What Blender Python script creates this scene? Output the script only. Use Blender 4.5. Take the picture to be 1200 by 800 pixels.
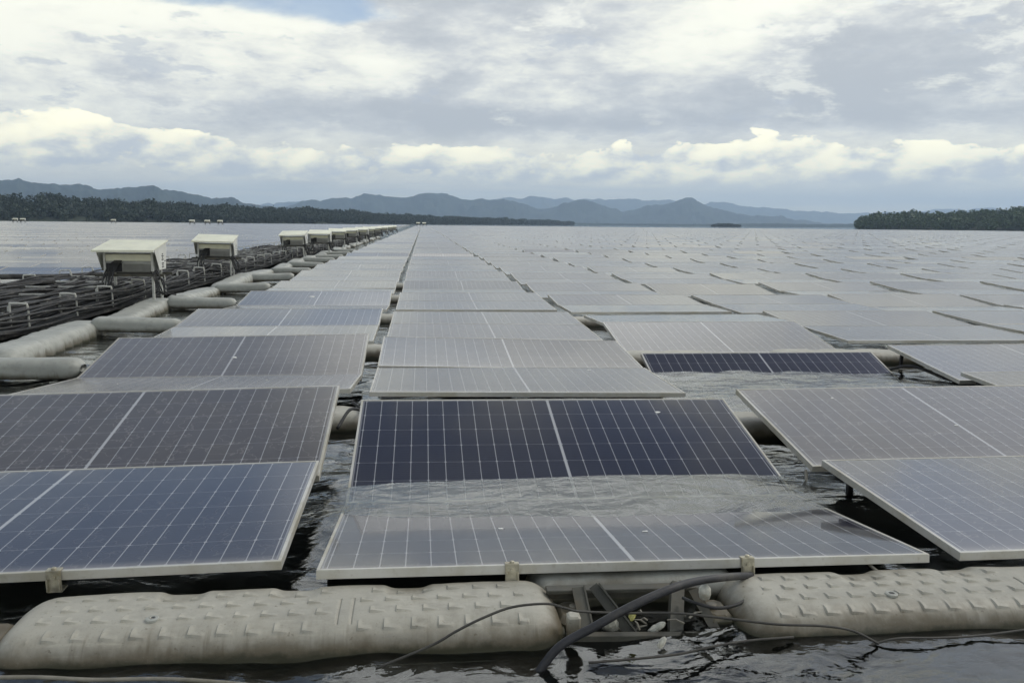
import bpy, math, random
import numpy as np
from mathutils import Vector, Matrix

for o in list(bpy.data.objects):
    bpy.data.objects.remove(o)
scene = bpy.context.scene
COL = scene.collection
random.seed(7)
RS = np.random.RandomState(11)
R = math.radians

# ------------------------------------------------------------------ camera
F, CX, CY, HC = 980.0, 600.0, 400.0, 1.34
ROLL, PITCH, YAW = R(0.57), R(7.987), R(6.135)
fw = Vector((math.sin(YAW) * math.cos(PITCH), math.cos(YAW) * math.cos(PITCH), -math.sin(PITCH)))
rt = Vector((math.cos(YAW), -math.sin(YAW), 0))
up = rt.cross(fw)
rt2 = rt * math.cos(ROLL) + up * math.sin(ROLL)
up2 = -rt * math.sin(ROLL) + up * math.cos(ROLL)
cam_data = bpy.data.cameras.new('camera')
cam_data.sensor_width = 36.0
cam_data.lens = 36.0 * F / 1200.0
cam_data.clip_start = 0.05
cam_data.clip_end = 60000
cam = bpy.data.objects.new('camera', cam_data)
COL.objects.link(cam)
m = Matrix.Identity(4)
for i in range(3):
    m[i][0], m[i][1], m[i][2] = rt2[i], up2[i], -fw[i]
m[2][3] = HC
cam.matrix_world = m
scene.camera = cam


def at(px, py, Y):
    """world point seen at a photo pixel, at the distance Y along the rows' direction"""
    d = fw * F + rt2 * (px - CX) + up2 * (CY - py)
    return Vector((d.x / d.y * Y, Y, HC + d.z / d.y * Y))


# ------------------------------------------------------------------ node helper
class E:
    """small expression builder for shader node trees"""

    def __init__(s, nt, sock):
        s.nt, s.s = nt, sock

    def _m(s, op, *a, clamp=False):
        n = s.nt.nodes.new('ShaderNodeMath')
        n.operation = op
        n.use_clamp = clamp
        for i, v in enumerate((s,) + a):
            if isinstance(v, E):
                s.nt.links.new(v.s, n.inputs[i])
            else:
                n.inputs[i].default_value = v
        return E(s.nt, n.outputs[0])

    def __add__(s, o): return s._m('ADD', o)
    __radd__ = __add__
    def __mul__(s, o): return s._m('MULTIPLY', o)
    __rmul__ = __mul__
    def __sub__(s, o): return s._m('SUBTRACT', o)
    def __rsub__(s, o): return (s * -1.0) + o
    def __truediv__(s, o): return s._m('DIVIDE', o)
    def pw(s, o): return s._m('POWER', o)
    def abs(s): return s._m('ABSOLUTE')
    def fract(s): return s._m('FRACT')
    def mx(s, o): return s._m('MAXIMUM', o)
    def mn(s, o): return s._m('MINIMUM', o)
    def lt(s, o): return s._m('LESS_THAN', o)
    def gt(s, o): return s._m('GREATER_THAN', o)
    def clamp(s): return s._m('ADD', 0.0, clamp=True)

    def step(s, a, b, lo=0.0, hi=1.0):
        n = s.nt.nodes.new('ShaderNodeMapRange')
        n.interpolation_type = 'SMOOTHSTEP'
        s.nt.links.new(s.s, n.inputs[0])
        for i, v in enumerate((a, b, lo, hi)):
            if isinstance(v, E):
                s.nt.links.new(v.s, n.inputs[i + 1])
            else:
                n.inputs[i + 1].default_value = v
        return E(s.nt, n.outputs[0])

    def gauss(s, c, w):
        return ((((s - c) / w).pw(2.0)) * -1.0)._m('EXPONENT')


def xyz(nt, sock):
    n = nt.nodes.new('ShaderNodeSeparateXYZ')
    nt.links.new(sock, n.inputs[0])
    return [E(nt, o) for o in n.outputs]


def comb(nt, x, y, z):
    n = nt.nodes.new('ShaderNodeCombineXYZ')
    for i, v in enumerate((x, y, z)):
        if isinstance(v, E):
            nt.links.new(v.s, n.inputs[i])
        else:
            n.inputs[i].default_value = v
    return n.outputs[0]


def noise(nt, vec, scale=1.0, detail=4.0, rough=0.5, dist=0.0):
    n = nt.nodes.new('ShaderNodeTexNoise')
    n.inputs['Scale'].default_value = scale
    n.inputs['Detail'].default_value = detail
    n.inputs['Roughness'].default_value = rough
    n.inputs['Distortion'].default_value = dist
    if vec is not None:
        nt.links.new(vec, n.inputs['Vector'])
    return E(nt, n.outputs['Fac'])


def mixc(nt, fac, a, b):
    n = nt.nodes.new('ShaderNodeMix')
    n.data_type = 'RGBA'
    for sock, v in ((n.inputs[0], fac), (n.inputs[6], a), (n.inputs[7], b)):
        if isinstance(v, E):
            nt.links.new(v.s, sock)
        elif isinstance(v, (tuple, list)):
            sock.default_value = (*v[:3], 1)
        elif isinstance(v, (int, float)):
            sock.default_value = v
        else:
            nt.links.new(v, sock)
    return n.outputs[2]


def lin(r, g, b, k=1.0):
    f = lambda c: ((c / 255 + .055) / 1.055) ** 2.4 if c > 10.3 else c / 255 / 12.92
    return (f(r) * k, f(g) * k, f(b) * k)


# ------------------------------------------------------------------ world: overcast sky with cloud layers
SUN_EL, SUN_AZ = R(48), R(72)
world = bpy.data.worlds.new('World')
scene.world = world
world.use_nodes = True
nt = world.node_tree
nt.nodes.clear()
out = nt.nodes.new('ShaderNodeOutputWorld')
bg = nt.nodes.new('ShaderNodeBackground')
bg.inputs['Strength'].default_value = 0.15
nt.links.new(bg.outputs[0], out.inputs[0])
sky = nt.nodes.new('ShaderNodeTexSky')
sky.sky_type = 'NISHITA'
sky.sun_disc = False
sky.sun_elevation = SUN_EL
sky.sun_rotation = SUN_AZ
sky.air_density = 1.0
sky.dust_density = 1.6
tc = nt.nodes.new('ShaderNodeTexCoord')
dirv = tc.outputs['Generated']
dx, dy, dz = xyz(nt, dirv)
el = dz._m('ARCSINE') * (180 / math.pi)
az = dx._m('ARCTAN2', dy) * (180 / math.pi)


def sn(kx, kz, ox=0.0, oz=0.0, detail=6, rough=0.55, dist=0.0, seed=0.0):
    return noise(nt, comb(nt, dx * kx + (ox + seed), dy * kx + seed, dz * kz + oz), 1.0, detail, rough, dist)


K = 10.1
def puffs(kx, kz, ox=0.0, oz=0.0, detail=3.0, seed=0.0):
    """cauliflower heads: inverted cell distance, summed over octaves"""
    v_ = nt.nodes.new('ShaderNodeTexVoronoi')
    v_.feature = 'SMOOTH_F1'
    v_.inputs['Smoothness'].default_value = 0.3
    v_.inputs['Scale'].default_value = 1.0
    v_.inputs['Detail'].default_value = detail
    v_.inputs['Roughness'].default_value = 0.55
    v_.normalize = True
    w_ = (noise(nt, comb(nt, dx * kx * 1.7, dy * kx * 1.7, dz * kz * 1.7), 1.0, 4, 0.6) - .5) * 0.7
    nt.links.new(comb(nt, dx * kx + (ox + seed) + w_, dy * kx + seed + w_, dz * kz + oz + w_), v_.inputs['Vector'])
    return 1.0 - E(nt, v_.outputs['Distance'])


# high layer: flat grey stratus decks between bright thin cloud
nA = sn(3.4, 12.0, detail=9, rough=0.60, dist=0.15, seed=3.1)
nB = sn(12.0, 34.0, detail=9, rough=0.64, dist=0.1, seed=8.4)
bias = (az.step(-4, 24) * el.gauss(8.6, 3.0) * 0.12) - (az.step(2, -18) * el.gauss(8.0, 4.5) * 0.03) + az.gauss(-3, 12) * el.gauss(7.2, 1.2) * 0.10 \
    + az.gauss(14, 24) * el.gauss(6.6, 0.9) * .10 + az.gauss(6, 30) * el.gauss(4.2, 1.5) * .05 - az.gauss(20, 6) * el.gauss(13.0, 2.0) * .05
den = nA * 0.60 + nB * 0.40 + bias + az.step(-12, 2) * 0.018
S = den.step(0.41, 0.60)
base = mixc(nt, S, lin(231, 230, 215, K), lin(189, 191, 190, K))
# darker bellies of the decks
base = mixc(nt, den.step(0.53, 0.68) * 0.8, base, lin(160, 164, 168, K))
# thin bright veins within the decks
vein = sn(9.0, 26.0, detail=9, rough=0.66, dist=0.15, seed=15.0).step(0.54, 0.68) * el.step(2.5, 7)
base = mixc(nt, vein * 0.55, base, lin(238, 237, 223, K))
# darker small scud clouds
scud = (sn(16.0, 46.0, detail=8, rough=0.62, dist=0.1, seed=21.3) - 0.02 + az.gauss(-17, 7) * el.gauss(9.8, 1.6) * 0.10
        - el.step(14, 18) * 0.3).step(0.57, 0.67)
base = mixc(nt, scud * 0.55, base, lin(166, 172, 180, K))
# broad bright bank behind the cumulus
bank = (el.gauss(3.9, 1.25) * az.step(-30, 10, 0.45, 0.85) * sn(6.0, 24.0, detail=7, rough=0.6, seed=12.5).step(0.24, 0.46)).clamp()
base = mixc(nt, bank * 0.85, base, lin(240, 234, 208, K))
# towering cumulus above the hills, sun-facing tops cream coloured
cn_ = sn(11.0, 22.0, detail=6, rough=0.55, dist=0.1, seed=5.7)
pa = puffs(17.0, 40.0, detail=0, seed=7.7)
pb = puffs(17.0, 40.0, ox=-0.22, oz=0.26, detail=0, seed=7.7)
fine = sn(44.0, 90.0, detail=5, rough=0.6, seed=3.9) - 0.5
band_c = az.step(-22, -8, 4.9, 4.0) - az.step(18, 34) * 0.3
hgt = (el - band_c)
band = ((hgt / 1.6).pw(2.0) * -1.0)._m('EXPONENT')
cm = (cn_ * 0.75 + fine * 0.22 + pa * 0.32 + band * 0.33 - 0.218 + az.step(-10, 4) * 0.012 - hgt.mx(0) * 0.04 + az.step(8, 28) * 0.03).step(0.525, 0.56) * el.step(2.0, 3.1)
relief = ((pa - pb) * 1.5 + fine * 1.0 + (cn_ - 0.5) * 0.8 + 0.58 + hgt * 0.14).clamp()
cucol = mixc(nt, relief.step(0.15, 0.95), lin(190, 194, 196, K), lin(253, 246, 212, K * 1.18))
base = mixc(nt, cm * 0.93, base, cucol)
# pale flat cloud bank and bluish air just above the hills
lowm = el.step(3.6, 1.6)
st = sn(4.0, 70.0, detail=5, seed=31.0).step(0.42, 0.62)
lowc = mixc(nt, st, lin(216, 219, 212, K), lin(238, 234, 216, K))
base = mixc(nt, lowm * 0.95, base, lowc)
# openings to blue sky: a rent at the upper left and broken cover overhead
rent = sn(4.0, 9.0, detail=6, rough=0.55, dist=0.3, seed=44.0)
opening = (rent + az.gauss(-22, 15) * el.gauss(26, 7) * 0.28 + az.gauss(-11, 6) * el.gauss(14.5, 2.2) * 0.24 + el.step(15, 24) * el.step(55, 32) * 0.16
           - el.step(13.2, 11.0) * 0.4 + az.step(12, -15) * el.step(15, 22) * 0.05).step(0.52, 0.66)
full = mixc(nt, opening * 0.8, base, sky.outputs[0])
# unseen sky zones added above the view to steer reflections
# added bright band lifts water and panel reflections; added dark overhead deepens steep panels
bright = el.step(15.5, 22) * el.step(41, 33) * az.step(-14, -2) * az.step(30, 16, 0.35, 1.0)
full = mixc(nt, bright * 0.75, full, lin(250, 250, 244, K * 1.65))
full = mixc(nt, el.step(36, 44) * el.step(80, 60) * 0.8, full, lin(98, 106, 124, K))
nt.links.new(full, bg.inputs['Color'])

sun_data = bpy.data.lights.new('sun', 'SUN')
sun_data.energy = 1.1
sun_data.angle = R(14)
sun_data.color = (1.0, 0.95, 0.86)
sun = bpy.data.objects.new('sun', sun_data)
COL.objects.link(sun)
sd = Vector((math.sin(SUN_AZ) * math.cos(SUN_EL), math.cos(SUN_AZ) * math.cos(SUN_EL), math.sin(SUN_EL)))
sun.rotation_euler = sd.to_track_quat('Z', 'Y').to_euler()

vs = scene.view_settings
vs.view_transform = 'Standard'
vs.look = 'None'
vs.gamma = 1
vs.use_curve_mapping = False
vs.exposure = 0.0
scene.cycles.volume_bounces = 1
scene.cycles.max_bounces = 8
scene.cycles.transparent_max_bounces = 16
scene.cycles.use_denoising = True


# ------------------------------------------------------------------ object helpers
def mesh_obj(name, verts, faces, mats, parent=None, mi=None, smooth=False, uvs=None):
    me = bpy.data.meshes.new(name)
    me.from_pydata([tuple(v) for v in verts], [], [tuple(f) for f in faces])
    if not isinstance(mats, (list, tuple)):
        mats = [mats]
    for mm in mats:
        me.materials.append(mm)
    if mi is not None:
        me.polygons.foreach_set('material_index', mi)
    if smooth:
        me.polygons.foreach_set('use_smooth', [True] * len(me.polygons))
    if uvs is not None:
        ul = me.uv_layers.new(name='UVMap')
        ul.data.foreach_set('uv', np.asarray(uvs, dtype=np.float32).ravel())
    me.update()
    o = bpy.data.objects.new(name, me)
    COL.objects.link(o)
    if parent:
        o.parent = parent
    return o


def empty(name, loc=(0, 0, 0)):
    o = bpy.data.objects.new(name, None)
    o.empty_display_size = 0.1
    o.location = loc
    COL.objects.link(o)
    return o


def tag(o, label=None, cat=None, group=None, kind=None):
    if label: o['label'] = label
    if cat: o['category'] = cat
    if group: o['group'] = group
    if kind: o['kind'] = kind
    return o


def copy_tree(o, parent=None):
    c = o.copy()
    COL.objects.link(c)
    if parent is not None:
        c.parent = parent
    for ch in list(o.children):
        copy_tree(ch, c)
    return c


class MB:
    """collects shapes for ONE mesh"""

    def __init__(s):
        s.v, s.f, s.m = [], [], []

    def add(s, v, f, m=0):
        b = len(s.v)
        s.v += [tuple(p) for p in v]
        s.f += [tuple(i + b for i in q) for q in f]
        s.m += [m] * len(f)

    def box(s, c, size, rot=None, bev=0.0, m=0):
        hx, hy, hz = (q / 2 for q in size)
        c = Vector(c)
        if bev <= 0:
            vs_ = [Vector((x * hx, y * hy, z * hz)) for z in (-1, 1) for x, y in ((-1, -1), (1, -1), (1, 1), (-1, 1))]
            fs = [(3, 2, 1, 0), (4, 5, 6, 7), (0, 1, 5, 4), (1, 2, 6, 5), (2, 3, 7, 6), (3, 0, 4, 7)]
        else:
            b = min(bev, hx * .49, hy * .49, hz * .49)
            ring = lambda x, y, z: [Vector(p + (z,)) for p in ((-x + b, -y), (x - b, -y), (x, -y + b), (x, y - b), (x - b, y), (-x + b, y), (-x, y - b), (-x, -y + b))]
            vs_ = ring(hx - b, hy - b, -hz) + ring(hx, hy, -hz + b) + ring(hx, hy, hz - b) + ring(hx - b, hy - b, hz)
            fs = [tuple(range(7, -1, -1)), tuple(range(24, 32))]
            for r_ in range(3):
                for i in range(8):
                    j = (i + 1) % 8
                    fs.append((r_ * 8 + i, r_ * 8 + j, r_ * 8 + 8 + j, r_ * 8 + 8 + i))
        if rot is not None:
            vs_ = [rot @ p for p in vs_]
        s.add([p + c for p in vs_], fs, m)

    def bar(s, a, b, w, h, upv=(0, 0, 1), bev=0.0, m=0):
        a, b = Vector(a), Vector(b)
        d = (b - a).normalized()
        u_ = Vector(upv)
        x = d.cross(u_)
        if x.length < 1e-4:
            x = d.cross(Vector((0, 1, 0)))
        x.normalize()
        z = x.cross(d)
        rot = Matrix((x, d, z)).transposed()
        s.box((a + b) / 2, (w, (b - a).length, h), rot, bev, m)

    def tube(s, pts, r, n=8, m=0, cap=True):
        pts = [Vector(p) for p in pts]
        k = len(pts)
        rs = r if isinstance(r, (list, tuple)) else [r] * k
        vs_, fs = [], []
        prev = None
        for i, p in enumerate(pts):
            t = (pts[min(i + 1, k - 1)] - pts[max(i - 1, 0)]).normalized()
            if prev is None:
                x = t.orthogonal().normalized()
            else:
                x = (prev - t * prev.dot(t)).normalized()
            prev = x
            y = t.cross(x)
            for j in range(n):
                a = 2 * math.pi * j / n
                vs_.append(p + (x * math.cos(a) + y * math.sin(a)) * rs[i])
        for i in range(k - 1):
            for j in range(n):
                j2 = (j + 1) % n
                fs.append((i * n + j, i * n + j2, i * n + n + j2, i * n + n + j))
        if cap:
            fs.append(tuple(range(n - 1, -1, -1)))
            fs.append(tuple(range((k - 1) * n, k * n)))
        s.add(vs_, fs, m)

    def lathe(s, prof, c, axis='Z', n=20, m=0):
        vs_, fs = [], []
        for (r_, h) in prof:
            for j in range(n):
                a = 2 * math.pi * j / n
                p = Vector((math.cos(a) * r_, math.sin(a) * r_, h))
                if axis == 'X': p = Vector((p.z, p.x, p.y))
                if axis == 'Y': p = Vector((p.x, p.z, -p.y))
                vs_.append(p + Vector(c))
        k = len(prof)
        for i in range(k - 1):
            for j in range(n):
                j2 = (j + 1) % n
                fs.append((i * n + j, i * n + j2, i * n + n + j2, i * n + n + j))
        fs.append(tuple(range(n - 1, -1, -1)))
        fs.append(tuple(range((k - 1) * n, k * n)))
        s.add(vs_, fs, m)

    def build(s, name, mats, parent=None, smooth=False):
        return mesh_obj(name, s.v, s.f, mats, parent, s.m, smooth)


def spline(pts, n=12):
    """Catmull-Rom through points"""
    P = [Vector(p) for p in pts]
    P = [P[0] * 2 - P[1]] + P + [P[-1] * 2 - P[-2]]
    res = []
    for i in range(1, len(P) - 2):
        for j in range(n):
            t = j / n
            a, b, c, d = P[i - 1:i + 3]
            res.append(0.5 * ((2 * b) + (c - a) * t + (2 * a - 5 * b + 4 * c - d) * t * t + (3 * b - a - 3 * c + d) * t ** 3))
    res.append(P[-2])
    return res


# value noise in numpy
_perm = RS.rand(256, 256).astype(np.float64)


def vnoise(x, y):
    x = np.asarray(x, dtype=np.float64); y = np.asarray(y, dtype=np.float64)
    xi = np.floor(x).astype(int); yi = np.floor(y).astype(int)
    fx = x - xi; fy = y - yi
    fx = fx * fx * (3 - 2 * fx); fy = fy * fy * (3 - 2 * fy)
    g = lambda a, b: _perm[a % 256, b % 256]
    return (g(xi, yi) * (1 - fx) + g(xi + 1, yi) * fx) * (1 - fy) + (g(xi, yi + 1) * (1 - fx) + g(xi + 1, yi + 1) * fx) * fy


def fbm(x, y, o=5, g=0.5):
    s = 0; a = 1; t = 0
    for i in range(o):
        s = s + a * vnoise(x * 2 ** i + 17.3 * i, y * 2 ** i + 5.1 * i); t += a; a *= g
    return s / t


# ------------------------------------------------------------------ materials
def material(name):
    mt = bpy.data.materials.new(name)
    mt.use_nodes = True
    n = mt.node_tree
    b = n.nodes['Principled BSDF']
    return mt, n, b


def setin(nt_, sock, v):
    if isinstance(v, E):
        nt_.links.new(v.s, sock)
    elif isinstance(v, (tuple, list)):
        sock.default_value = (*v[:3], 1)
    elif isinstance(v, (int, float)):
        sock.default_value = v
    else:
        nt_.links.new(v, sock)


def bump(n, b, h, strength=0.3, distance=0.01):
    bn = n.nodes.new('ShaderNodeBump')
    bn.inputs['Strength'].default_value = strength
    bn.inputs['Distance'].default_value = distance
    n.links.new(h.s, bn.inputs['Height'])
    n.links.new(bn.outputs[0], b.inputs['Normal'])
    return bn


def objc(n):
    t = n.nodes.new('ShaderNodeTexCoord')
    return t.outputs['Object']


def geo(n):
    return n.nodes.new('ShaderNodeNewGeometry').outputs['Position']


def simple(name, col, rough=0.5, metal=0.0, var=0.25, scale=6.0, bmp=0.0, world_space=False, dirt=None, dirt_amt=0.0):
    mt, n, b = material(name)
    vec = geo(n) if world_space else objc(n)
    f = noise(n, vec, scale, 6, 0.6)
    c = mixc(n, f.step(0.3, 0.7), tuple(q * (1 - var) for q in col), tuple(min(1, q * (1 + var)) for q in col))
    if dirt is not None:
        d = noise(n, vec, scale * 0.6, 7, 0.65).step(0.48, 0.72) * dirt_amt
        c = mixc(n, d, c, dirt)
    setin(n, b.inputs['Base Color'], c)
    setin(n, b.inputs['Roughness'], noise(n, vec, scale * 2, 4) * 0.3 + (rough - 0.15))
    b.inputs['Metallic'].default_value = metal
    if bmp:
        bump(n, b, noise(n, vec, scale * 5, 5, 0.6), bmp, 0.01)
    return mt


# photovoltaic glass: half-cell grid under glass, dusted
def make_pv():
    mt, n, b = material('photovoltaic_glass')
    uvn = n.nodes.new('ShaderNodeUVMap')
    u, v, _ = xyz(n, uvn.outputs[0])
    # metres on the laminate, from the centre
    LX, LY = 2.256, 1.106
    x = (u - 0.5) * LX
    y = v * LY
    ax = x.abs()
    cw, ch = 0.0916, 0.1815
    xs = ax - 0.0065
    fx = (xs / cw).fract()
    dxl = fx.mn(1.0 - fx) * cw
    ys = y - 0.0085
    fy = (ys / ch).fract()
    dyl = fy.mn(1.0 - fy) * ch
    lx = dxl.step(0.0026, 0.0013)
    ly = dyl.step(0.0019, 0.0009)
    dia = (dxl + dyl).step(0.0095, 0.0065)
    cen = ax.step(0.0068, 0.005)
    edge = (u - 0.5).abs().step(0.4955, 0.4965).mx((v - 0.5).abs().step(0.4915, 0.4935))
    # fine silver busbars within a cell
    line = (lx * 0.47).mx(ly * 0.22).mx(dia * 0.5).mx(cen * 0.62).mx(edge * 0.25)
    bb = ((fy * 10.0).fract() - 0.5).abs().step(0.47, 0.5) * 0.06
    cellid = comb(n, (xs / cw)._m('FLOOR') + x.gt(0.0) * 40.0, (ys / ch)._m('FLOOR'), 0.0)
    wn = n.nodes.new('ShaderNodeTexWhiteNoise')
    n.links.new(cellid, wn.inputs['Vector'])
    oi = n.nodes.new('ShaderNodeObjectInfo')
    rnd = E(n, oi.outputs['Random'])
    at2 = n.nodes.new('ShaderNodeAttribute')
    at2.attribute_type = 'OBJECT'
    at2.attribute_name = 'tone'
    tone = E(n, at2.outputs['Fac'])
    c1 = mixc(n, rnd, (0.010, 0.013, 0.034), (0.019, 0.019, 0.026))
    c1 = mixc(n, tone.mx(0.0), c1, (0.012, 0.030, 0.085))
    c1 = mixc(n, (tone * -1.0).mx(0.0), c1, (0.040, 0.032, 0.028))
    c1 = mixc(n, E(n, wn.outputs['Value']) * 0.35, c1, (0.024, 0.027, 0.046))
    c1 = mixc(n, bb, c1, (0.5, 0.5, 0.5))
    c2 = mixc(n, line, c1, (0.60, 0.61, 0.62))
    at_ = n.nodes.new('ShaderNodeAttribute')
    at_.attribute_type = 'OBJECT'
    at_.attribute_name = 'dust'
    dust = E(n, at_.outputs['Fac'])
    pos = geo(n)
    nz = noise(n, pos, 1.3, 6, 0.62)
    nf = noise(n, pos, 22.0, 4, 0.6)
    streak = noise(n, comb(n, x * 16.0, y * 1.2, rnd * 30.0), 1.0, 4, 0.6).step(0.45, 0.75)
    low = v.step(0.16, 0.0)
    edge_dirt = v.step(0.05, 0.004) * (nf * 0.5 + nz * 0.4) * 0.55
    amt = (edge_dirt + dust * (nz * 1.1 + 0.25 + nf * 0.35 + streak * 0.18 + low * 0.9)).clamp()
    marks = (noise(n, pos, 7.0, 3, 0.5) - 0.52).abs().step(0.012, 0.002) * (dust * 1.6).mn(0.16)
    amt = (amt + marks).clamp()
    c3 = mixc(n, amt, c2, (0.40, 0.375, 0.345))
    setin(n, b.inputs['Base Color'], c3)
    setin(n, b.inputs['Roughness'], dust * 0.5 * (nz + 0.4) + 0.055)
    b.inputs['IOR'].default_value = 1.47
    bump(n, b, noise(n, pos, 2.2, 2, 0.5), 0.05, 0.02)
    return mt


PV = make_pv()


def make_frame_mat():
    mt, n, b = material('anodised_aluminium')
    p = geo(n)
    nz = noise(n, p, 3.0, 7, 0.65)
    fine = noise(n, p, 40.0, 4, 0.6)
    c = mixc(n, nz.step(0.35, 0.75), (0.58, 0.57, 0.53), (0.40, 0.37, 0.28))
    c = mixc(n, fine.step(0.55, 0.75) * 0.35, c, (0.30, 0.27, 0.20))
    setin(n, b.inputs['Base Color'], c)
    b.inputs['Metallic'].default_value = 0.35
    setin(n, b.inputs['Roughness'], nz * 0.2 + 0.35)
    return mt


ALU = make_frame_mat()


def make_hdpe(name, base, grime, zw):
    """moulded polyethylene; grime collects in a band above the waterline"""
    mt, n, b = material(name)
    p = geo(n)
    x, y, z = xyz(n, p)
    n1 = noise(n, p, 2.6, 7, 0.62)
    n2 = noise(n, p, 14.0, 6, 0.65)
    n3 = noise(n, comb(n, x * 18.0, y * 18.0, z * 2.5), 1.0, 5, 0.6)
    c = mixc(n, n1.step(0.35, 0.7), base, tuple(q * 0.82 for q in base))
    c = mixc(n, (n2.step(0.48, 0.70) * 0.45), c, tuple(q * 0.60 for q in base))
    scuff = noise(n, comb(n, x * 5.0, y * 40.0, z * 60.0), 1.0, 6, 0.7).step(0.58, 0.70)
    c = mixc(n, scuff * 0.35, c, tuple(min(1, q * 1.35) for q in base))
    spots = noise(n, p, 55.0, 3, 0.6).step(0.66, 0.74)
    c = mixc(n, spots * 0.6, c, grime)
    run = noise(n, comb(n, x * 26.0, y * 3.0, z * 1.5), 1.0, 5, 0.65).step(0.52, 0.72) * (z - zw).step(0.11, 0.04)
    c = mixc(n, run * 0.6, c, grime)
    band = (z + (n1 - 0.5) * 0.14 + (n3 - 0.5) * 0.06).step(zw + 0.098, zw + 0.018)
    c = mixc(n, band * 0.95, c, grime)
    blot = noise(n, comb(n, x * 3.2, y * 6.0, z * 9.0), 1.0, 8, 0.68).step(0.50, 0.66)
    c = mixc(n, blot * 0.28, c, tuple(q * 0.5 for q in base))
    fleck = noise(n, p, 150.0, 2, 0.5).step(0.62, 0.72)
    c = mixc(n, fleck * 0.35, c, tuple(q * 0.45 for q in base))
    alg = (z + (n2 - 0.5) * 0.06).step(zw + 0.030, zw + 0.004)
    c = mixc(n, alg * 0.85, c, (0.035, 0.036, 0.018))
    setin(n, b.inputs['Base Color'], c)
    setin(n, b.inputs['Roughness'], n2 * 0.25 + 0.38)
    bump(n, b, n2 * 0.6 + noise(n, p, 120, 4, 0.7) * 0.5, 0.30, 0.004)
    return mt


HDPE = make_hdpe('grey_polyethylene', (0.44, 0.42, 0.35), (0.11, 0.088, 0.052), 0.0)
HDPE_LIGHT = make_hdpe('pale_polyethylene', (0.40, 0.405, 0.36), (0.13, 0.115, 0.08), 0.0)
STEEL = simple('galvanised_steel', (0.070, 0.068, 0.054), 0.6, 0.1, 0.3, 9, 0.1, dirt=(0.10, 0.08, 0.05), dirt_amt=0.8)
STAINLESS = simple('stained_clip_metal', (0.42, 0.39, 0.30), 0.42, 0.5, 0.3, 30, 0.1, dirt=(0.22, 0.17, 0.07), dirt_amt=0.7)
RUBBER = simple('black_cable_sheath', (0.020, 0.020, 0.020), 0.65, 0, 0.35, 8, 0.1, world_space=True, dirt=(0.13, 0.125, 0.11), dirt_amt=0.75)
CONDUIT = simple('dark_conduit', (0.020, 0.020, 0.023), 0.55, 0, 0.3, 12, 0.15, dirt=(0.12, 0.11, 0.09), dirt_amt=0.5)
CREAM = simple('cream_sheet_metal', (0.78, 0.77, 0.60), 0.45, 0, 0.08, 3, 0.0, dirt=(0.42, 0.39, 0.27), dirt_amt=0.35)
WHITEBOX = simple('inverter_casing', (0.66, 0.66, 0.60), 0.45, 0, 0.08, 4, 0.0, dirt=(0.35, 0.33, 0.27), dirt_amt=0.35)
DARKGAP = simple('dark_vent', (0.03, 0.03, 0.032), 0.6, 0, 0.2)
FINS = simple('heat_sink_metal', (0.36, 0.36, 0.34), 0.4, 0.4, 0.15, 10)
CASING = simple('inverter_body', (0.34, 0.34, 0.32), 0.5, 0, 0.15, 4)
WHITEPIPE = simple('white_pipe', (0.56, 0.56, 0.51), 0.45, 0, 0.12, 12, 0, dirt=(0.3, 0.28, 0.22), dirt_amt=0.5)
DROPPING = simple('dried_dropping', (0.72, 0.72, 0.68), 0.8, 0, 0.1, 40)
HOSE = simple('grey_hose', (0.20, 0.185, 0.15), 0.5, 0, 0.2, 20, 0.1, dirt=(0.1, 0.09, 0.05), dirt_amt=0.6)
ROPE = simple('thin_dark_cord', (0.045, 0.042, 0.035), 0.6, 0, 0.3, 30, 0.2)
DEBRIS = simple('pale_debris', (0.50, 0.49, 0.42), 0.6, 0, 0.25, 30, 0.2, dirt=(0.2, 0.17, 0.1), dirt_amt=0.6)
YELLOWISH = simple('yellow_tie', (0.50, 0.47, 0.16), 0.5, 0, 0.2, 30)


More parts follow.
